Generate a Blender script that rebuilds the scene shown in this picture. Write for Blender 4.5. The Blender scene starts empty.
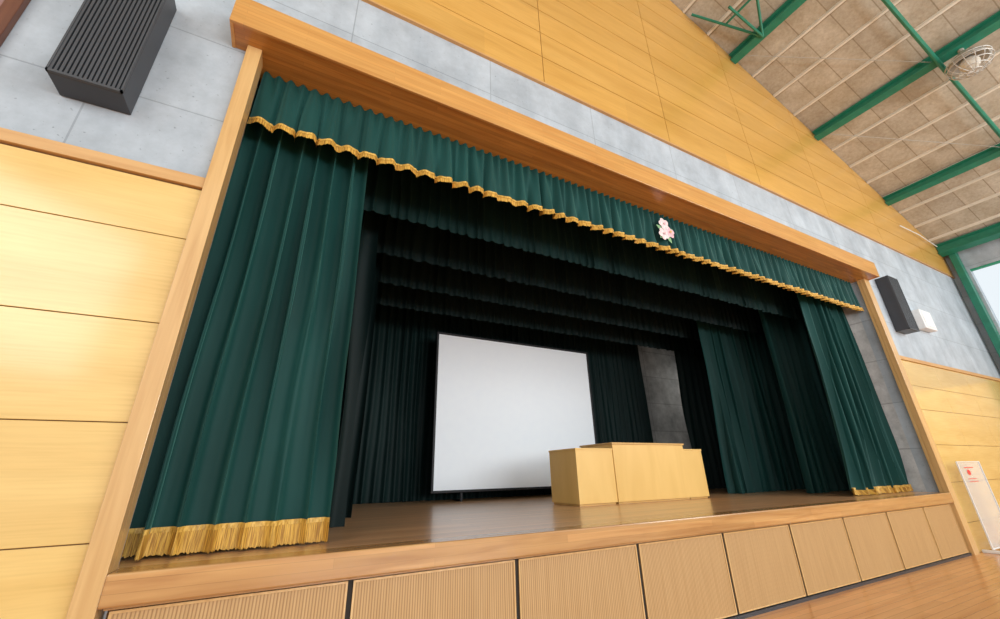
import bpy, bmesh, math, random
from mathutils import Vector, Matrix, noise
S=bpy.context.scene
COL=bpy.context.collection
try:
    S.view_settings.view_transform='Standard'
except Exception: pass

# ------------------------------------------------------------ camera
X=Vector((830,146,403)).normalized();Z=Vector((-22,-988,403)).normalized();Y=Z.cross(X)
D=3.55;H=1.5
right=Vector((X.x,Y.x,Z.x));up=-Vector((X.y,Y.y,Z.y));back=-Vector((X.z,Y.z,Z.z))
cam=bpy.data.cameras.new("camera");co=bpy.data.objects.new("camera",cam);COL.objects.link(co)
M=Matrix((right,up,back)).transposed().to_4x4();M.translation=Vector((0,-D,H))
co.matrix_world=M;cam.sensor_width=36;cam.lens=36*403/1000;cam.clip_start=.05;cam.clip_end=200
S.camera=co

# ------------------------------------------------------------ materials
def nt(name):
    m=bpy.data.materials.new(name);m.use_nodes=True
    t=m.node_tree;return m,t,t.nodes,t.links,t.nodes["Principled BSDF"]
def rgba(c): return (c[0],c[1],c[2],1)
def mulnode(N,L,a,b_):
    mx=N.new("ShaderNodeMix");mx.data_type='RGBA';mx.blend_type='MULTIPLY';mx.inputs[0].default_value=1
    L.new(a,mx.inputs[6]);L.new(b_,mx.inputs[7]);return mx.outputs[2]
def noisecol(N,L,vec,scale,detail,p0,p1,c0,c1,rough=.5,dist=0):
    no=N.new("ShaderNodeTexNoise");no.inputs["Scale"].default_value=scale;no.inputs["Detail"].default_value=detail;no.inputs["Roughness"].default_value=rough;no.inputs["Distortion"].default_value=dist
    L.new(vec,no.inputs["Vector"])
    r=N.new("ShaderNodeValToRGB");r.color_ramp.elements[0].position=p0;r.color_ramp.elements[1].position=p1
    r.color_ramp.elements[0].color=rgba(c0);r.color_ramp.elements[1].color=rgba(c1)
    L.new(no.outputs["Fac"],r.inputs["Fac"]);return r.outputs["Color"],no.outputs["Fac"]
def plain(name,c,rough=.6,metal=0,emit=0,var=.06,scale=6,spec=.5):
    m,t,N,L,b=nt(name)
    tc=N.new("ShaderNodeTexCoord")
    col,_=noisecol(N,L,tc.outputs["Object"],scale,4,.3,.7,[x*(1-var) for x in c],[min(1,x*(1+var)) for x in c])
    L.new(col,b.inputs["Base Color"])
    b.inputs["Roughness"].default_value=rough;b.inputs["Metallic"].default_value=metal;b.inputs["Specular IOR Level"].default_value=spec
    return m
def wood(name,c1,c2,axis=0,rough=.35,grain=14,stretch=14,plank=None,plank_axes=(0,2),seam=.5,pvar=.12,coat=0,bump=.02,fine=0,mort=.002,crough=.06):
    """grain runs along axis; plank=(length,width) draws board joints in the plane plank_axes"""
    m,t,N,L,b=nt(name)
    tc=N.new("ShaderNodeTexCoord")
    mp=N.new("ShaderNodeMapping");s=[grain]*3;s[axis]=grain/stretch;mp.inputs["Scale"].default_value=s
    L.new(tc.outputs["Object"],mp.inputs["Vector"])
    colr,fac=noisecol(N,L,mp.outputs["Vector"],1,6,.32,.68,c1,c2,dist=.6)
    if fine:
        mp2=N.new("ShaderNodeMapping");s=[60]*3;s[axis]=2.5;mp2.inputs["Scale"].default_value=s;L.new(tc.outputs["Object"],mp2.inputs["Vector"])
        f2,_=noisecol(N,L,mp2.outputs["Vector"],1,3,.3,.6,(1-fine,1-fine*1.2,1-fine*1.7),(1,1,1));colr=mulnode(N,L,colr,f2)
    if plank:
        sp=N.new("ShaderNodeSeparateXYZ");L.new(tc.outputs["Object"],sp.inputs[0])
        cb=N.new("ShaderNodeCombineXYZ");L.new(sp.outputs[plank_axes[0]],cb.inputs[0]);L.new(sp.outputs[plank_axes[1]],cb.inputs[1])
        br=N.new("ShaderNodeTexBrick");br.inputs["Scale"].default_value=1
        br.inputs["Brick Width"].default_value=plank[0];br.inputs["Row Height"].default_value=plank[1]
        br.inputs["Mortar Size"].default_value=mort;br.inputs["Bias"].default_value=0
        br.inputs["Color1"].default_value=rgba((1-pvar,)*3);br.inputs["Color2"].default_value=rgba((1,)*3);br.inputs["Mortar"].default_value=rgba((seam,)*3)
        br.offset=.37
        L.new(cb.outputs[0],br.inputs["Vector"])
        colr=mulnode(N,L,colr,br.outputs["Color"])
    L.new(colr,b.inputs["Base Color"])
    b.inputs["Roughness"].default_value=rough
    b.inputs["Coat Weight"].default_value=coat;b.inputs["Coat Roughness"].default_value=crough
    if bump:
        bp=N.new("ShaderNodeBump");bp.inputs["Strength"].default_value=bump*5;bp.inputs["Distance"].default_value=.01
        L.new(fac,bp.inputs["Height"]);L.new(bp.outputs["Normal"],b.inputs["Normal"])
    return m
def concrete(name,c,rough=.55,scale=1.5,lo=.70):
    m,t,N,L,b=nt(name)
    tc=N.new("ShaderNodeTexCoord")
    col,fac=noisecol(N,L,tc.outputs["Object"],scale,9,.3,.72,[x*lo for x in c],[x*1.14 for x in c],rough=.7)
    mp=N.new("ShaderNodeMapping");mp.inputs["Scale"].default_value=(2.2,2.2,.5);L.new(tc.outputs["Object"],mp.inputs["Vector"])
    st,_=noisecol(N,L,mp.outputs["Vector"],1,4,.35,.55,(.84,.85,.86),(1,1,1));col=mulnode(N,L,col,st)
    sp=N.new("ShaderNodeSeparateXYZ");L.new(tc.outputs["Object"],sp.inputs[0])
    cb=N.new("ShaderNodeCombineXYZ");L.new(sp.outputs[0],cb.inputs[0]);L.new(sp.outputs[2],cb.inputs[1])
    br=N.new("ShaderNodeTexBrick");br.offset=0;br.inputs["Scale"].default_value=1;br.inputs["Brick Width"].default_value=1.8;br.inputs["Row Height"].default_value=.9;br.inputs["Mortar Size"].default_value=.007 if rough<.8 else .014
    br.inputs["Color1"].default_value=(1,1,1,1);br.inputs["Color2"].default_value=(.92,.92,.92,1);br.inputs["Mortar"].default_value=(.68,.68,.68,1)
    L.new(cb.outputs[0],br.inputs["Vector"]);col=mulnode(N,L,col,br.outputs["Color"])
    v,_=noisecol(N,L,tc.outputs["Object"],30,2,.26,.33,(.62,.62,.62),(1,1,1));col=mulnode(N,L,col,v)
    L.new(col,b.inputs["Base Color"]);b.inputs["Roughness"].default_value=rough
    if rough>.8:b.inputs["Specular IOR Level"].default_value=.1
    bp=N.new("ShaderNodeBump");bp.inputs["Strength"].default_value=.25;bp.inputs["Distance"].default_value=.01
    L.new(fac,bp.inputs["Height"]);L.new(bp.outputs["Normal"],b.inputs["Normal"])
    return m
def velvet(name,c,sheen=.25,tint=(.30,.80,.72,1)):
    m,t,N,L,b=nt(name)
    tc=N.new("ShaderNodeTexCoord");mp=N.new("ShaderNodeMapping");mp.inputs["Scale"].default_value=(2.5,2.5,.8);L.new(tc.outputs["Object"],mp.inputs["Vector"])
    col,_=noisecol(N,L,mp.outputs["Vector"],1,3,.3,.75,[x*.82 for x in c],[x*1.18 for x in c])
    L.new(col,b.inputs["Base Color"])
    b.inputs["Roughness"].default_value=.65;b.inputs["Specular IOR Level"].default_value=.25
    b.inputs["Sheen Weight"].default_value=sheen;b.inputs["Sheen Roughness"].default_value=.45;b.inputs["Sheen Tint"].default_value=tint
    return m
def stripes(name,c1,c2,freq,rough=.5,axis=0,bump=.3,lo=.38,hi=.6,other=1.2):
    m,t,N,L,b=nt(name)
    tc=N.new("ShaderNodeTexCoord");mp=N.new("ShaderNodeMapping");s=[other]*3;s[axis]=freq;mp.inputs["Scale"].default_value=s;L.new(tc.outputs["Object"],mp.inputs["Vector"])
    col,fac=noisecol(N,L,mp.outputs["Vector"],1,2,lo,hi,c1,c2)
    L.new(col,b.inputs["Base Color"]);b.inputs["Roughness"].default_value=rough
    bp=N.new("ShaderNodeBump");bp.inputs["Strength"].default_value=bump;bp.inputs["Distance"].default_value=.01
    L.new(fac,bp.inputs["Height"]);L.new(bp.outputs["Normal"],b.inputs["Normal"])
    return m
def slatmat(name,c1,c2,period):
    m,t,N,L,b=nt(name)
    tc=N.new("ShaderNodeTexCoord");wv=N.new("ShaderNodeTexWave");wv.wave_type='BANDS';wv.bands_direction='X';wv.wave_profile='SIN'
    wv.inputs["Scale"].default_value=2*math.pi/20/period;wv.inputs["Distortion"].default_value=0
    L.new(tc.outputs["Object"],wv.inputs["Vector"])
    mp=N.new("ShaderNodeMapping");mp.inputs["Scale"].default_value=(60,60,1.5);L.new(tc.outputs["Object"],mp.inputs["Vector"])
    r2,_=noisecol(N,L,mp.outputs["Vector"],1,3,.35,.65,(.88,.85,.80),(1,1,1))
    r=N.new("ShaderNodeValToRGB");r.color_ramp.elements[0].position=.05;r.color_ramp.elements[1].position=.55
    r.color_ramp.elements[0].color=rgba(c1);r.color_ramp.elements[1].color=rgba(c2);L.new(wv.outputs["Fac"],r.inputs["Fac"])
    L.new(mulnode(N,L,r.outputs["Color"],r2),b.inputs["Base Color"])
    b.inputs["Roughness"].default_value=.5
    bp=N.new("ShaderNodeBump");bp.inputs["Strength"].default_value=.2;bp.inputs["Distance"].default_value=.003
    L.new(wv.outputs["Fac"],bp.inputs["Height"]);L.new(bp.outputs["Normal"],b.inputs["Normal"])
    return m
def ceilmat(name,c1,c2):
    m,t,N,L,b=nt(name)
    tc=N.new("ShaderNodeTexCoord")
    col,fac=noisecol(N,L,tc.outputs["Object"],14,5,.3,.7,c1,c2,rough=.7)
    bl,_=noisecol(N,L,tc.outputs["Object"],1.9,4,.35,.65,(.80,.77,.72),(1,1,1));col=mulnode(N,L,col,bl)
    sp=N.new("ShaderNodeSeparateXYZ");L.new(tc.outputs["Object"],sp.inputs[0])
    cb=N.new("ShaderNodeCombineXYZ");L.new(sp.outputs[1],cb.inputs[0]);L.new(sp.outputs[0],cb.inputs[1])
    br=N.new("ShaderNodeTexBrick");br.offset=0;br.inputs["Scale"].default_value=1;br.inputs["Brick Width"].default_value=.6;br.inputs["Row Height"].default_value=.795;br.inputs["Mortar Size"].default_value=.012;br.inputs["Mortar Smooth"].default_value=.3
    br.inputs["Color1"].default_value=(1,1,1,1);br.inputs["Color2"].default_value=(.84,.84,.85,1);br.inputs["Mortar"].default_value=(.60,.56,.50,1)
    L.new(cb.outputs[0],br.inputs["Vector"]);col=mulnode(N,L,col,br.outputs["Color"])
    L.new(col,b.inputs["Base Color"]);b.inputs["Roughness"].default_value=.9
    return m

M_conc=concrete("concrete",(.48,.54,.59))
M_concd=concrete("concrete_stage",(.68,.69,.68),.9,2.6,.55)
M_ply=wood("plywood_yellow",(.70,.46,.145),(.79,.555,.20),0,rough=.18,grain=3,stretch=5,coat=.7,bump=.003,fine=.07,crough=.12)
M_plyup=wood("plywood_upper",(.62,.33,.065),(.72,.41,.10),0,rough=.28,grain=4,stretch=9,bump=.005,plank=(2.7,.575),plank_axes=(0,2),seam=1,pvar=.12,fine=.10,coat=.3,crough=.15)
M_gap=plain("joint_brown",(.22,.11,.035),.8)
M_frame=wood("frame_timber",(.44,.17,.028),(.60,.27,.055),0,rough=.3,grain=16,stretch=18,plank=(1.4,.045),plank_axes=(0,1),seam=.75,pvar=.22,coat=.2)
M_framef=wood("frame_timber_face",(.54,.25,.06),(.66,.35,.10),0,rough=.32,grain=16,stretch=18,plank=(1.4,.045),plank_axes=(0,2),seam=.82,pvar=.12,coat=.2)
M_post=wood("post_timber",(.55,.32,.12),(.67,.43,.18),2,rough=.3,grain=20,stretch=20,coat=.3)
M_rail=wood("rail_timber",(.52,.28,.10),(.62,.37,.15),0,rough=.4,grain=16,stretch=16)
M_stage=wood("stage_boards",(.66,.34,.15),(.80,.46,.22),0,rough=.28,grain=10,stretch=16,plank=(2.4,.10),plank_axes=(0,1),seam=.45,pvar=.22,coat=.3,bump=.003,mort=.0035,crough=.18)
M_nose=wood("stage_nosing",(.44,.21,.07),(.60,.33,.12),0,rough=.25,grain=14,stretch=14,plank=(2.0,.065),plank_axes=(0,2),seam=.75,pvar=.18,coat=.3)
M_floor=wood("hall_floor",(.62,.27,.085),(.76,.37,.13),0,rough=.26,grain=8,stretch=14,plank=(1.8,.10),plank_axes=(0,1),seam=.5,pvar=.18,coat=.35,bump=.001,mort=.003,crough=.16)
M_slat=slatmat("slatted_panel",(.33,.19,.075),(.54,.335,.145),.020)
M_green=velvet("velvet_green",(.004,.048,.042),.32)
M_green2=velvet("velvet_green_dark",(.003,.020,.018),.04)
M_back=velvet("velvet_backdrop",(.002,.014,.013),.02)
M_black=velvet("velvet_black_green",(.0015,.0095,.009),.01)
M_gold=stripes("gold_fringe",(.36,.17,.02),(.74,.43,.07),150,.6,bump=.7,other=6)
M_goldtop=stripes("gold_braid",(.48,.26,.035),(.76,.47,.10),60,.5,bump=.4,other=20)
M_dark=plain("dark_metal",(.035,.038,.045),.4)
M_darkf=plain("speaker_louvre",(.05,.055,.062),.5)
M_blk=plain("black_fabric",(.008,.008,.01),.6)
M_white=plain("screen_white",(.92,.96,1.0),.8,var=.01)
M_pod=wood("podium_oak",(.70,.43,.12),(.78,.50,.16),2,rough=.4,grain=3,stretch=5,bump=.003)
M_podt=wood("podium_top",(.54,.31,.09),(.62,.37,.12),0,rough=.35,grain=9,stretch=12,bump=.004)
M_ggreen=plain("green_steel",(.015,.18,.11),.4,var=.12)
M_ceil=ceilmat("wood_wool_board",(.44,.39,.31),(.60,.56,.46))
M_rib=plain("ceiling_rib",(.66,.62,.53),.6)
M_wht=plain("white_plastic",(.74,.75,.74),.4)
M_lamp=plain("lamp_grey",(.36,.34,.29),.4)
M_steel=plain("wire_steel",(.48,.46,.42),.4,.2)
M_frm=plain("window_frame_green",(.03,.30,.17),.45)
M_brown=wood("brown_frame",(.10,.035,.02),(.16,.06,.03),2,rough=.4)
M_pink=plain("petal_pink",(.72,.45,.49),.7,var=.2,scale=25)
M_pinkw=plain("petal_pale",(.76,.62,.61),.7,var=.15,scale=25)
M_leaf=plain("leaf_green",(.20,.38,.18),.7)
M_red=plain("red_mark",(.75,.05,.05),.5)
M_slit=plain("joint_black",(.02,.015,.01),.8)

# ------------------------------------------------------------ builders
def empty(name,loc,label=None,cat=None,group=None):
    o=bpy.data.objects.new(name,None);o.location=loc;o.empty_display_size=.2;COL.objects.link(o)
    if label:o["label"]=label
    if cat:o["category"]=cat
    if group:o["group"]=group
    return o
def wloc(o):
    v=Vector(o.location)
    while o.parent: o=o.parent; v+=Vector(o.location)
    return v
def mk(name,verts,faces,mat,parent=None,smooth=False,origin=None,kind=None,label=None,cat=None,group=None,bevel=0):
    """verts in world coordinates"""
    if parent is not None: org=wloc(parent)
    else: org=Vector(origin) if origin else Vector((0,0,0))
    me=bpy.data.meshes.new(name);me.from_pydata([tuple(Vector(v)-org) for v in verts],[],faces)
    bm=bmesh.new();bm.from_mesh(me);bmesh.ops.recalc_face_normals(bm,faces=bm.faces);bm.to_mesh(me);bm.free()
    me.materials.append(mat)
    if smooth:
        for p in me.polygons:p.use_smooth=True
    o=bpy.data.objects.new(name,me);COL.objects.link(o)
    if parent is not None:o.parent=parent
    else:o.location=org
    if bevel:
        md=o.modifiers.new("bevel","BEVEL");md.width=bevel;md.segments=2;md.limit_method='ANGLE'
    if kind:o["kind"]=kind
    if label:o["label"]=label
    if cat:o["category"]=cat
    if group:o["group"]=group
    return o
BF=[(0,1,3,2),(4,6,7,5),(0,4,5,1),(2,3,7,6),(0,2,6,4),(1,5,7,3)]
def bx(x0,x1,y0,y1,z0,z1):
    return [(x,y,z) for x in (x0,x1) for y in (y0,y1) for z in (z0,z1)]
def boxes(name,L,mat,**k):
    V=[];F=[]
    for b in L:
        n=len(V);V+=bx(*b);F+=[tuple(i+n for i in f) for f in BF]
    return mk(name,V,F,mat,**k)
def tube(pts,r,seg=8,closed=False):
    V=[];F=[];P=[Vector(p) for p in pts];n=len(P)
    for i,p in enumerate(P):
        if closed:d=(P[(i+1)%n]-P[i-1])
        else:d=(P[min(i+1,n-1)]-P[max(i-1,0)])
        d.normalize();a=Vector((0,0,1)) if abs(d.z)<.9 else Vector((1,0,0))
        u=d.cross(a).normalized();w=d.cross(u)
        for s in range(seg):
            t=2*math.pi*s/seg;V.append(tuple(p+u*math.cos(t)*r+w*math.sin(t)*r))
    for i in range(n if closed else n-1):
        j=(i+1)%n
        for s in range(seg):
            F.append((i*seg+s,i*seg+(s+1)%seg,j*seg+(s+1)%seg,j*seg+s))
    if not closed:
        F.append(tuple(range(seg)));F.append(tuple((n-1)*seg+s for s in range(seg)))
    return V,F
def merge(*vf):
    V=[];F=[]
    for v,f in vf:
        n=len(V);V+=v;F+=[tuple(i+n for i in q) for q in f]
    return V,F

# ---- pleated cloth
def pleat(u,v,n,amp,seed,sharp):
    """u 0..1 across, v 0 bottom..1 top -> dx,dy"""
    j=noise.noise(Vector((u*n*.5,seed*3.1,0)))*3.2+noise.noise(Vector((u*n*.3,seed*7.7,v*2.2)))*2.6*(1-v)
    ph=2*math.pi*n*u+j
    a=amp*(.85+1.15*noise.noise(Vector((u*n*.6,seed*1.7,v*1.6))))
    dy=a*(math.sin(ph)+.16*math.sin(2*ph+1.1+seed)+.10*math.sin(3*ph+v*3))
    dx=-a*sharp*math.cos(ph)
    return dx,dy
def edge(x0,x1,u,v,flare):
    q=(1-v)**1.3
    return x0-flare[0]*q+(x1-x0+(flare[0]+flare[1])*q)*u
def cloth(x0,x1,y,z0,z1,n,amp,seed,rows=14,per=12,flare=(0,0),y1=None,sharp=.35,hem=0,topk=.75):
    cols=int(n*per);V=[];F=[]
    for r in range(rows+1):
        v=r/rows
        for c in range(cols+1):
            u=c/cols
            dx,dy=pleat(u,v,n,amp*(1-(1-topk)*v),seed,sharp)
            zz=z0+(z1-z0)*v
            if hem and r==0: zz+=hem*math.sin(2*math.pi*n*u*.5+3*noise.noise(Vector((u*n*.3,seed,9))))
            V.append((edge(x0,x1,u,v,flare)+dx,y+(0 if y1 is None else (y1-y)*u)+dy,zz))
    w=cols+1
    for r in range(rows):
        for c in range(cols):
            F.append((r*w+c,r*w+c+1,(r+1)*w+c+1,(r+1)*w+c))
    return V,F
def fringe(x0,x1,y,z0,h,n,amp,seed,total_h,per=60,flare=(0,0),y1=None,off=-.018,jit=.016,bulge=.02,rows=4,sharp=.35,topk=.75,base=0):
    cols=int(n*per);V=[];F=[];rnd=random.Random(seed)
    js=[rnd.uniform(0,jit) for _ in range(cols+1)]
    jy=[rnd.uniform(-.004,.004) for _ in range(cols+1)]
    for r in range(rows+1):
        q=r/rows;v=(base+q*h)/total_h
        for c in range(cols+1):
            u=c/cols
            dx,dy=pleat(u,v,n,amp*(1-(1-topk)*v),seed,sharp)
            yy=y+(0 if y1 is None else (y1-y)*u)
            V.append((edge(x0,x1,u,v,flare)+dx,yy+dy+off-bulge*(1-q)+jy[c]*(1-q),z0+h*q+(js[c]*(1-q) if q<.3 else 0)))
    w=cols+1
    for r in range(rows):
        for c in range(cols):F.append((r*w+c,r*w+c+1,(r+1)*w+c+1,(r+1)*w+c))
    return V,F

# ------------------------------------------------------------ room shell
OX0,OX1=-.80,11.20      # opening
XL,XR=-7.8,18.2
AP=5.2
def roofz(x): return 12.55-.36*abs(x-AP)
SF=1.01                 # stage floor level
boxes("floor",[(XL,XR+.2,-14,.3,-.1,0)],M_floor,kind="structure",label="glossy orange maple hall floor")
def poly_prism(pts,y0,y1):
    n=len(pts);V=[(x,y0,z) for x,z in pts]+[(x,y1,z) for x,z in pts]
    F=[tuple(range(n)),tuple(range(2*n-1,n-1,-1))]+[(i,(i+1)%n,(i+1)%n+n,i+n) for i in range(n)]
    return V,F
V,F=merge(poly_prism([(XL,0),(OX0,0),(OX0,5.6),(XL,5.6)],0,.25),
          poly_prism([(OX1,0),(XR,0),(XR,5.6),(OX1,5.6)],0,.25),
          poly_prism([(XL,5.6),(XR,5.6),(XR,roofz(XR)),(AP,roofz(AP)),(XL,roofz(XL))],0,.25))
mk("wall_front",V,F,M_conc,kind="structure",label="grey cast concrete gable wall around the stage opening")
boxes("wall_jamb",[(11.20,11.45,.25,.95,0,5.6),(-1.1,-.86,.25,.95,0,5.6)],M_concd,kind="structure")
zs=[0.0,.48,1.17,1.86,2.55,3.25,3.72]
def sheets(xs,zs,y0,y1,g=.0035):
    L=[]
    for a,b in zip(xs,xs[1:]):
        for c,d in zip(zs,zs[1:]):
            L.append((a+g,b-g,y0,y1,c+g,d-g))
    return L
boxes("wall_front_backing",[(XL,-.895,-.015,0,0,3.72)],M_gap,kind="structure")
boxes("wall_front_backing",[(11.42,XR,-.015,0,0,3.60)],M_gap,kind="structure")
zr=[0.0,.48,1.17,1.86,2.55,3.05,3.60]
boxes("wall_front_panelling",sheets([-7.7,-5.9,-4.1,-2.3,-.897],zs,-.03,-.015),M_ply,kind="structure",bevel=.002,label="honey yellow plywood wall sheets with thin joints")
boxes("wall_front_panelling",sheets([11.42,13.2,15.0,16.8,18.15],zr,-.03,-.015),M_ply,kind="structure",bevel=.002,label="honey yellow plywood wall sheets with thin joints")
boxes("trim_1",[(XL,-.895,-.06,0,3.73,3.83)],M_rail,kind="structure",bevel=.004)
boxes("trim_2",[(11.42,XR,-.06,0,3.60,3.68)],M_rail,kind="structure",bevel=.004)
def clip_roof(bm,off):
    for s in (1,-1):
        geom=bm.verts[:]+bm.edges[:]+bm.faces[:]
        bmesh.ops.bisect_plane(bm,geom=geom,plane_co=(AP,0,roofz(AP)-off),plane_no=Vector((.36*s,0,1)).normalized(),clear_outer=True)
        bmesh.ops.holes_fill(bm,edges=[e for e in bm.edges if e.is_boundary])
UB=6.98
uz=[UB+.575*i for i in range(11)]
ux=[2.7+2.7*i for i in range(-4,6)]+[XR]
for nm,LL,mt in (("wall_front_upper_backing",[(XL,XR,-.02,0,UB,12.6)],M_gap),("wall_front_upper_panelling",sheets(ux,uz,-.034,-.02,.006),M_plyup)):
    o=boxes(nm,LL,mt,kind="structure")
    bm=bmesh.new();bm.from_mesh(o.data);clip_roof(bm,.02);bm.to_mesh(o.data);bm.free()
o["label"]="orange yellow plywood boards on the upper gable wall"
boxes("trim_3",[(XL,XR,-.045,0,UB-.03,UB)],M_rail,kind="structure")
y_a=-14
WZ0,WZ1=5.05,7.1
boxes("wall_right",[(XR,XR+.25,y_a,.25,3.7,WZ0),(XR,XR+.25,y_a,.25,WZ1,8.0),(XR,XR+.25,-.4,.25,WZ0,WZ1)],M_conc,kind="structure")
boxes("wall_right_panelling",[(XR-.03,XR+.25,y_a,0,.0,3.7)],M_ply,kind="structure")
wl=[]
for i in range(9):
    y=-2.0-i*1.5; wl.append((XR+.03,XR+.13,y-.05,y+.0,WZ0,WZ1))
for z in (WZ0,WZ1-.06): wl.append((XR+.04,XR+.12,y_a,-.4,z,z+.06))
boxes("window_1",wl,M_frm,kind="structure",label="green framed clerestory windows")
def slab(x0,x1,y0,y1,off0,off1):
    V=[];
    for x in (x0,x1):
        for y in (y0,y1):
            for o_ in (off0,off1): V.append((x,y,roofz(x)+o_))
    return V,list(BF)
V,F=merge(slab(AP,XR+.3,-9,.25,0,.12),slab(XL,AP,-9,.25,0,.12))
mk("ceiling",V,F,M_ceil,kind="structure",label="grey beige wood wool ceiling boards")
rb=[]
x=8.67-3.18
while x<XR:
    rb.append(slab(x-.022,x+.022,-9,-.04,-.06,-.001)); x+=.795
V,F=merge(*rb);mk("trim_4",V,F,M_rib,kind="structure",label="pale thin ceiling purlins")

def beam(xc,h=.26,w=.2,y0=-9,y1=-.05):
    zc=roofz(xc)-.07
    s=-.36
    parts=[]
    for (a,b,c,d) in ((-w/2,w/2,-.025,0),(-w/2,w/2,-h,-h+.025),(-.012,.012,-h+.025,-.025)):
        V=[]
        for u in (a,b):
            for y in (y0,y1):
                for q in (c,d):
                    V.append((xc+u,y,zc+q+u*s))
        parts.append((V,list(BF)))
    return merge(*parts)
for xc in (8.67,11.84,15.03,17.75):
    V,F=beam(xc,h=.2 if xc<17 else .3,w=.17 if xc<17 else .22)
    mk("roof_beam",V,F,M_ggreen,origin=(xc,-4.5,roofz(xc)-.3),label="green painted steel roof purlin under the ceiling boards",cat="beam",group="green roof purlins")
V,F=tube([(8.6,-2.56,roofz(8.6)-.33),(17.75,-2.56,roofz(17.75)-.33)],.045,8)
mk("roof_strut",V,F,M_ggreen,origin=(13,-2.56,9.5),label="green steel tube strut running along the roof slope",cat="beam")
z=lambda x,o=.3: roofz(x)-o
V,F=merge(tube([(8.67,-.8,z(8.67)),(7.2,-.15,z(7.2,.15))],.03),tube([(8.67,-.8,z(8.67)),(7.4,-1.5,z(7.4,.15))],.03),tube([(8.67,-.8,z(8.67)),(7.5,-.8,z(7.5,.5))],.03),
          tube([(7.9,-.45,z(7.9,.22)),(7.9,-1.2,z(7.9,.22))],.025))
mk("roof_bracket",V,F,M_ggreen,origin=(8.6,-.8,11),label="green steel bracing bracket at a roof purlin",cat="bracket")
for (xa,xb) in ((8.67,11.84),(11.84,15.03)):
    V,F=tube([(xa,-.2,z(xa,.2)),(xb,-2.5,z(xb,.2))],.008,6)
    mk("roof_tie_rod",V,F,M_lamp,origin=((xa+xb)/2,-1.3,z((xa+xb)/2)),label="thin diagonal steel tie rod under the roof",cat="rod",group="roof tie rods")
boxes("steel_column",[(XR-.30,XR-.02,-.34,-.18,0,7.9)],M_ggreen,origin=(XR-.15,-.25,0),label="green steel column against the side wall",cat="column",bevel=.01)

k=.9
lc=Vector((11.87,-2.90,9.5))
lamp=empty("ceiling_lamp",lc,"round ceiling lamp with grey reflector and wire ball guard","lamp")
V=[];F=[];seg=28
prof=[(.07,.34),(.12,.26),(.25,.17),(.34,.05),(.36,-.02),(.33,-.02),(.22,.10),(.0,.12)]
for r,h in prof:
    for s in range(seg):
        t=2*math.pi*s/seg;V.append((lc.x+k*r*math.cos(t),lc.y+k*r*math.sin(t),lc.z+k*h))
for i in range(len(prof)-1):
    for s in range(seg):F.append((i*seg+s,i*seg+(s+1)%seg,(i+1)*seg+(s+1)%seg,(i+1)*seg+s))
F.append(tuple(range(seg)))
mk("lamp_reflector",V,F,M_lamp,parent=lamp,smooth=True)
rings=[]
for h,r in ((.02,.39),(-.08,.39),(-.18,.34),(-.26,.24),(-.31,.12)):
    rings.append(tube([(lc.x+k*r*math.cos(2*math.pi*i/24),lc.y+k*r*math.sin(2*math.pi*i/24),lc.z+k*h) for i in range(24)],.009,5,True))
for m_ in range(14):
    a=2*math.pi*m_/14
    rings.append(tube([(lc.x+k*r*math.cos(a),lc.y+k*r*math.sin(a),lc.z+k*h) for h,r in ((.14,.30),(.02,.39),(-.08,.39),(-.18,.34),(-.26,.24),(-.31,.12),(-.33,.02))],.008,5))
V,F=merge(*rings);mk("wire_guard",V,F,M_steel,parent=lamp)
V,F=tube([(lc.x,lc.y,lc.z+.26),(lc.x,lc.y,roofz(lc.x)-.27)],.05);mk("lamp_stem",V,F,M_lamp,parent=lamp)
bm=bmesh.new();bmesh.ops.create_uvsphere(bm,u_segments=16,v_segments=10,radius=.16)
for f_ in bm.faces:f_.smooth=True
me=bpy.data.meshes.new("lamp_bulb");bm.to_mesh(me);bm.free();me.materials.append(M_rib);o=bpy.data.objects.new("lamp_bulb",me);COL.objects.link(o);o.parent=lamp;o.location=(0,0,-.06)

V,F=tube([(15.1,-.10,7.98),(16.3,-.12,7.99),(17.5,-.12,7.88)],.014);mk("cable_conduit",V,F,M_wht,origin=(16,-.1,7.9),label="thin white straight conduit on the gable wall",cat="pipe")

# ------------------------------------------------------------ proscenium
fr=empty("proscenium_arch",(5.2,0,0),"thick orange laminated timber surround of the stage opening","frame")
boxes("lintel_soffit",[(-1.02,11.36,-.27,-.001,5.43,5.47)],M_frame,parent=fr,bevel=.003)
boxes("lintel_face",[(-1.03,11.37,-.30,-.27,5.42,5.78),(-1.03,-1.0,-.27,-.001,5.42,5.78),(11.34,11.37,-.27,-.001,5.42,5.78),(-1.0,11.34,-.27,-.001,5.75,5.78)],M_framef,parent=fr,bevel=.005)
boxes("post",[(-.893,-.77,-.09,-.001,0,5.43)],M_post,parent=fr,bevel=.004)
boxes("post",[(11.15,11.38,-.09,-.001,0,5.43)],M_post,parent=fr,bevel=.004)
boxes("trim_5",[(-.80,11.2,0,.34,5.43,5.60)],M_frame,kind="structure")
boxes("trim_6",[(-.80,-.77,0,.10,0,5.43)],M_post,kind="structure")
boxes("trim_7",[(11.15,11.20,0,.05,0,5.43)],M_post,kind="structure")

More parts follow.
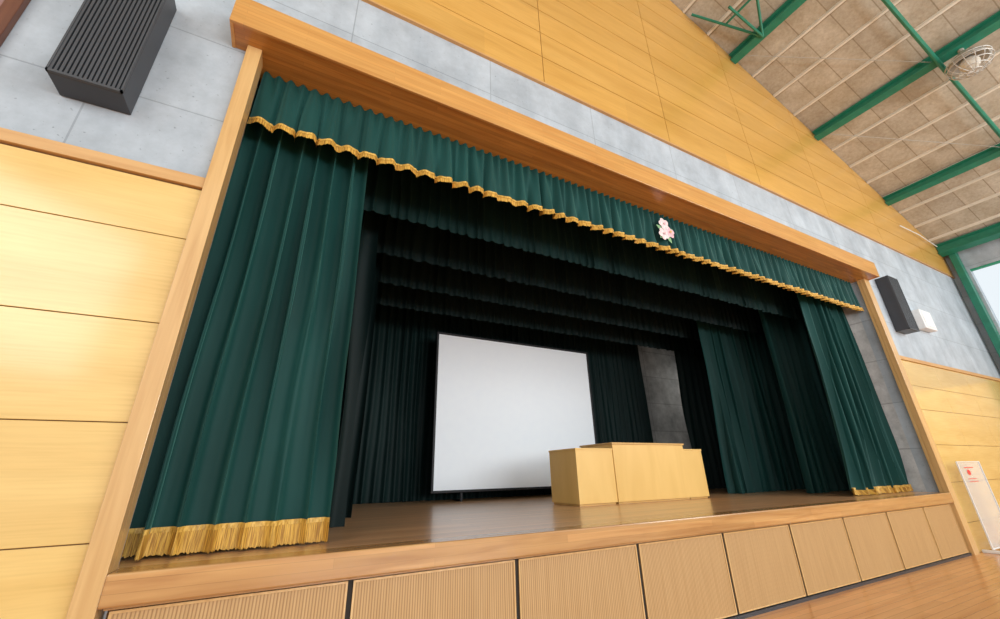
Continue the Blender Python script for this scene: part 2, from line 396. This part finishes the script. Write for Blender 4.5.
# ------------------------------------------------------------ stage
st=empty("stage",(5.2,0,0),"raised wooden stage with slatted storage panels along its front","stage")
boxes("stage_deck",[(-2.4,13.6,.12,6.3,.90,SF)],M_stage,parent=st)
boxes("stage_nosing",[(-.77,11.15,-.10,.12,.84,SF+.002)],M_nose,parent=st,bevel=.012)
boxes("stage_body",[(-.75,11.14,.06,.25,0,.84)],M_gap,parent=st)
boxes("kick_strip",[(-.75,11.14,-.05,.06,0,.035)],M_dark,parent=st)
px=[-.74,.60,1.96,3.36,4.68,6.0,7.33,8.64,9.97,11.13]
for a,b in zip(px,px[1:]):
    g=.019
    boxes("apron_panel",[(a+g,b-g,-.03,.06,.045,.815)],M_slat,parent=st,bevel=.004)
    e_=.014
    pb= [(a+g,a+g+e_,-.036,-.03,.045,.815),(b-g-e_,b-g,-.036,-.03,.045,.815),(a+g+e_,b-g-e_,-.036,-.03,.801,.815),(a+g+e_,b-g-e_,-.036,-.03,.045,.059)]
    boxes("panel_edging",pb,M_post,parent=st)
boxes("panel_rail",[(-.75,11.14,-.04,.06,.822,.84)],M_nose,parent=st)
for q in px[1:-1]:
    boxes("panel_gap",[(q-.018,q+.018,-.022,.058,.036,.82)],M_slit,parent=st)

boxes("wall_stage_back",[(-2.6,13.8,6.3,6.5,0,7.6)],M_concd,kind="structure")
boxes("wall_stage_left",[(-2.6,-2.4,.25,6.3,0,7.6)],M_concd,kind="structure")
boxes("wall_stage_right",[(13.6,13.8,.25,6.3,0,7.6)],M_concd,kind="structure")
boxes("ceiling_stage",[(-2.6,13.8,.25,6.5,7.6,7.7)],M_blk,kind="structure")

def curtain(name,label,x0,x1,y,z0,z1,n,amp,seed,mat,fr_h=0,group=None,flare=(0,0),y1=None,rows=14,per=14,sharp=.35):
    e=empty(name,((x0+x1)/2,y,z0),label,"curtain",group)
    V,F=cloth(x0,x1,y,z0+ (fr_h-.03 if fr_h else 0),z1,n,amp,seed,rows=rows,per=per,flare=flare,y1=y1,sharp=sharp)
    mk("curtain_cloth",V,F,mat,parent=e,smooth=True)
    if fr_h:
        V,F=fringe(x0,x1,y,z0,fr_h,n,amp,seed,z1-z0,flare=flare,y1=y1,sharp=sharp)
        mk("gold_fringe",V,F,M_gold,parent=e,smooth=True)
        V,F=fringe(x0,x1,y,z0+fr_h-.03,.035,n,amp,seed,z1-z0,flare=flare,y1=y1,per=30,off=-.024,jit=0,bulge=0,rows=1,sharp=sharp,base=fr_h-.03)
        mk("fringe_braid",V,F,M_goldtop,parent=e)
    return e
curtain("stage_curtain","dark green velvet curtain drawn open beside the timber post",-.80,.36,.40,SF+.01,5.42,6.5,.085,1,M_green,fr_h=.175,flare=(0.06,.05),rows=36,sharp=.55)
curtain("stage_curtain","dark green velvet curtain gathered open beside the concrete jamb",9.25,10.98,.46,SF+.01,5.42,7.5,.10,2,M_green,fr_h=.12,flare=(.3,.10),rows=36,sharp=.55)
# front valance
vy=.17;VZ=4.71
e=empty("stage_valance",(5.2,vy,VZ),"green velvet valance with wavy gold fringe across the stage opening","valance")
def wave(xx,seed=3,period=.215):
    ph=2*math.pi*xx/period+2.4*noise.noise(Vector((xx*1.1,seed,0)))
    am=(.85+.7*noise.noise(Vector((xx*1.7,seed+5,0))))
    return ph,am
def ruffle(x0,x1,y,z,h,amp,zamp,step,rows,jit=0,flareb=1.0,top=None):
    n=int((x1-x0)/step);V=[];F=[];rnd=random.Random(3)
    for r in range(rows+1):
        q=r/rows
        for c in range(n+1):
            xx=x0+(x1-x0)*c/n
            ph,am=wave(xx)
            k=1 if top is None else (1-q)**.8
            a=amp*am*(k if top is not None else 1+(flareb-1)*(1-q))
            p2=2*math.pi*xx/.118+1.5*noise.noise(Vector((xx*2,7,0)))
            fold=.028*math.sin(p2)*(q**.7) if top is not None else 0
            sw=math.sin(ph)+.2*math.sin(2.3*ph+1)
            V.append((xx+.4*a*math.cos(ph),y+a*sw+fold,z+h*q+zamp*am*k*math.sin(ph+.3)+(rnd.uniform(0,jit) if r==0 else 0)))
    w=n+1
    for r in range(rows):
        for c in range(n):F.append((r*w+c,r*w+c+1,(r+1)*w+c+1,(r+1)*w+c))
    return V,F
V,F=ruffle(-.76,11.14,vy,VZ+.065,5.425-VZ-.065,.055,.022,.012,8,top=True)
mk("valance_cloth",V,F,M_green,parent=e,smooth=True)
V,F=ruffle(-.76,11.14,vy-.012,VZ-.005,.08,.055,.022,.006,3,jit=.014,flareb=1.3)
mk("gold_fringe",V,F,M_gold,parent=e)
V,F=ruffle(-.76,11.14,vy-.02,VZ+.058,.024,.055,.022,.01,1)
mk("fringe_braid",V,F,M_goldtop,parent=e,smooth=True)

def border(y,zb,mat,seed,h=1.0,x0=-1.4,x1=12.6):
    e=empty("stage_border",(5.2,y,zb),"short dark green gathered border curtain hanging above the stage","curtain","overhead stage borders")
    V,F=cloth(x0,x1,y,zb,zb+h,84,.032,seed,rows=6,per=8,sharp=.6,hem=.006,topk=.6)
    mk("curtain_cloth",V,F,mat,parent=e,smooth=True)
for i,(y,zb) in enumerate(((.95,4.62),(1.95,4.62),(2.95,4.62),(3.95,4.62))):
    border(y,zb,M_green2 if i<1 else M_black,20+i,h=1.5,x0=-1.6 if i else -.8,x1=12.8 if i else 11.15)
G="side leg curtains on the stage"
def leg(x0,x1,y,seed,mat,y1=None,z1=6.0,per=.22,amp=.085):
    curtain("side_leg_curtain","tall dark green pleated side leg curtain on the stage",x0,x1,y,SF+.005,z1,max(4,(x1-x0)/per),amp,seed,mat,group=G,y1=y1,rows=16,sharp=.6)
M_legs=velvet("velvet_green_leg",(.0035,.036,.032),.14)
leg(-1.6,.72,1.5,31,M_black)
leg(-1.6,.95,2.55,32,M_black)
leg(-1.6,1.1,3.6,33,M_black)
leg(9.55,12.4,1.45,34,M_legs,y1=1.55,per=.26,amp=.10)
leg(8.6,12.6,2.42,35,M_legs,y1=2.55,per=.26,amp=.10)
leg(10.0,12.4,4.3,36,M_back)
curtain("backdrop_curtain","near black green pleated backdrop curtain behind the screen",-1.8,9.72,5.45,SF+.005,6.0,60,.06,40,M_back,rows=8,per=8)

# ------------------------------------------------------------ projection screen
sy=4.7
sx0,sx1,sz0,sz1=2.78,6.92,1.22,4.44
sc=empty("projection_screen",((sx0+sx1)/2,sy,SF),"large white projection screen with thin black border","screen")
boxes("screen_surface",[(sx0,sx1,sy-.01,sy+.01,sz0,sz1)],M_white,parent=sc)
b=.05
boxes("screen_border",[(sx0-b,sx0,sy-.03,sy+.03,sz0-b,sz1+b),(sx1,sx1+b,sy-.03,sy+.03,sz0-b,sz1+b),(sx0,sx1,sy-.03,sy+.03,sz1,sz1+b),(sx0,sx1,sy-.03,sy+.03,sz0-b,sz0)],M_blk,parent=sc,bevel=.01)
for x in (sx0+.6,sx1-.6):
    boxes("stand_foot",[(x-.02,x+.02,sy+.0,sy+.45,SF+.001,SF+.03),(x-.02,x+.02,sy-.0,sy+.03,SF+.03,sz0-b)],M_blk,parent=sc)

# ------------------------------------------------------------ podium
pd=empty("lecture_podium",(5.9,2.3,SF),"wide yellow oak stage podium with raised centre and lower wings","podium")
def pod(x0,x1,y0,y1,zt,nm,tm,ov=.008):
    boxes(nm,[(x0,x1,y0,y1,SF+.03,zt-.03)],M_pod,parent=pd,bevel=.003)
    boxes("podium_plinth",[(x0+.02,x1-.02,y0+.03,y1-.02,SF+.001,SF+.03)],M_podt,parent=pd)
    boxes("podium_top",[(x0-ov,x1+ov,y0-ov,y1+ov,zt-.03,zt)],tm,parent=pd,bevel=.004)
pod(4.2,4.965,1.95,2.7,1.86,"podium_wing",M_pod)
pod(6.68,7.18,1.95,2.7,1.86,"podium_wing",M_pod)
pod(4.968,6.677,1.935,2.78,1.955,"podium_centre",M_podt,.02)

# ------------------------------------------------------------ speakers
def speaker(x0,x1,z0,z1,lab):
    e=empty("wall_speaker",((x0+x1)/2,0,z0),lab,"speaker")
    d=.25
    boxes("speaker_cabinet",[(x0,x1,-d+.02,-.005,z0,z1)],M_dark,parent=e,bevel=.006)
    L=[]
    n=int((x1-x0)/.028)
    for i in range(n):
        a=x0+.012+i*(x1-x0-.024)/n
        L.append((a,a+.016,-d,-d+.025,z0+.02,z1-.02))
    L+=[(x0,x1,-d-.004,-d+.02,z0,z0+.02),(x0,x1,-d-.004,-d+.02,z1-.02,z1),(x0,x0+.012,-d-.004,-d+.02,z0,z1),(x1-.012,x1,-d-.004,-d+.02,z0,z1)]
    boxes("speaker_grille",L,M_darkf,parent=e)
speaker(-1.94,-1.51,4.28,5.62,"dark grey ribbed box speaker on the concrete wall")
speaker(12.0,12.50,4.30,5.62,"black box speaker mounted beside a small white box")
e=empty("wall_box",(13.7,0,4.5),"small white box speaker mounted on the concrete wall","speaker")
boxes("box_body",[(13.40,14.05,-.16,-.005,4.55,5.05)],M_wht,parent=e,bevel=.02)
boxes("box_front",[(13.46,13.99,-.17,-.16,4.61,4.99)],M_wht,parent=e,bevel=.01)

e=empty("framed_board",(-3.0,0,4.3),"dark brown framed board hanging on the concrete wall","picture frame")
bl,br_,b0,b1=-4.1,-2.35,4.1,5.9
boxes("board_frame",[(bl,bl+.09,-.06,-.003,b0,b1),(br_-.09,br_,-.06,-.003,b0,b1),(bl+.09,br_-.09,-.06,-.003,b0,b0+.09),(bl+.09,br_-.09,-.06,-.003,b1-.09,b1)],M_brown,parent=e,bevel=.006)
boxes("board_panel",[(bl+.09,br_-.09,-.03,-.003,b0+.09,b1-.09)],plain("board_face",(.30,.16,.14),.6),parent=e)

# flower emblem
fx,fy,fz=4.92,vy-.10,5.03
em=empty("flower_emblem",(fx,fy,fz),"pale pink flower emblem with green leaves pinned on the valance","emblem")
def flower(cx,cz,r,mat,nm,rot=0):
    V=[];F=[]
    for k in range(5):
        a=math.pi/2+2*math.pi*k/5+rot
        c=Vector((cx+math.cos(a)*r*.5,0,cz+math.sin(a)*r*.5))
        n0=len(V);V.append((c.x,fy-.02-.002*k,c.z))
        S2=14
        for s in range(S2):
            t=2*math.pi*s/S2
            u=math.cos(t)*r*.52;w=math.sin(t)*r*.46
            V.append((c.x+u*math.cos(a)-w*math.sin(a),fy-.004-.002*k,c.z+u*math.sin(a)+w*math.cos(a)))
        for s in range(S2):F.append((n0,n0+1+s,n0+1+(s+1)%S2))
    mk(nm,V,F,mat,parent=em)
    V=[];F=[]
    V.append((cx,fy-.04,cz))
    for s in range(10):
        t=2*math.pi*s/10;V.append((cx+.2*r*math.cos(t),fy-.034,cz+.2*r*math.sin(t)))
    for s in range(10):F.append((0,1+s,1+(s+1)%10))
    mk("flower_heart",V,F,M_pink if mat is M_pinkw else M_goldtop,parent=em)
flower(fx-.02,fz+.12,.11,M_pinkw,"flower",.3);flower(fx+.08,fz-.01,.105,M_pink,"flower");flower(fx-.065,fz-.075,.11,M_pinkw,"flower",.5)
def leafm(cx,cz,a,l):
    V=[];F=[];n=8
    for i in range(n+1):
        t=i/n;w=l*.20*math.sin(math.pi*t)
        for s in (-1,1):
            V.append((cx+math.cos(a)*l*t-math.sin(a)*w*s,fy+.004,cz+math.sin(a)*l*t+math.cos(a)*w*s))
    for i in range(n):F.append((2*i,2*i+1,2*i+3,2*i+2))
    mk("leaf",V,F,M_leaf,parent=em)
for a in (.5,2.7,3.9,5.2):leafm(fx,fz-.02,a,.21)

# standing board by the stage
e=empty("notice_stand",(12.05,-.2,0),"upright clear acrylic board with red marks standing by the stage","board")
m,t,N,L,b_=nt("acrylic");b_.inputs["Base Color"].default_value=(.80,.84,.88,1);b_.inputs["Roughness"].default_value=.08;b_.inputs["Alpha"].default_value=.32
bx0,bx1=11.60,12.75
boxes("board_sheet",[(bx0+.018,bx1-.018,-.212,-.204,.08,1.52)],m,parent=e)
boxes("board_frame",[(bx0,bx0+.018,-.22,-.196,.06,1.54),(bx1-.018,bx1,-.22,-.196,.06,1.54),(bx0+.018,bx1-.018,-.22,-.196,1.525,1.54),(bx0+.018,bx1-.018,-.22,-.196,.06,.08)],M_wht,parent=e,bevel=.004)
for q in (bx0,bx1-.06):
    boxes("stand_foot",[(q,q+.06,-.34,-.06,0,.05)],M_wht,parent=e,bevel=.01)
V=[(12.0,-.216,1.34)];F=[]
for s in range(20):
    t=2*math.pi*s/20;V.append((12.0+.08*math.cos(t),-.216,1.34+.05*math.sin(t)))
for s in range(20):F.append((0,1+s,1+(s+1)%20))
mk("red_mark",V,F,M_red,parent=e)
for q in ((11.85,12.3,-.217,-.2135,1.42,1.434),(11.85,12.25,-.217,-.2135,1.22,1.23),(11.85,12.3,-.217,-.2135,1.17,1.18)):
    boxes("printed_line",[q],M_red,parent=e)

# ------------------------------------------------------------ light
w=bpy.data.worlds.new("world");S.world=w;w.use_nodes=True
bg=w.node_tree.nodes["Background"];bg.inputs[0].default_value=(.88,.95,1,1);bg.inputs[1].default_value=.97
def area(loc,target,sx,sy_,p,c=(1,1,1),nm="daylight_fill"):
    l=bpy.data.lights.new(nm,"AREA");l.shape='RECTANGLE';l.size=sx;l.size_y=sy_;l.energy=p;l.color=c
    o=bpy.data.objects.new(nm,l);COL.objects.link(o);o.location=loc
    o.rotation_euler=(Vector(target)-Vector(loc)).to_track_quat('-Z','Y').to_euler()
area((-7,-8,6),(4,1,3),7,4,350,(1,.98,.94))
area((15,-11,6.5),(4,2,3),8,4,1000,(.97,.99,1))
area((5,-13.5,3.2),(6,4,2.6),9,2.5,950,(.95,.98,1))  # added front fill, brightens screen, curtains and podium through the opening
area((13.0,5.1,4.4),(10.2,6.3,2.8),1.0,1.0,9,(1,.96,.9),"wing_fill")  # added unseen fill that brightens the concrete back wall beside the backdrop
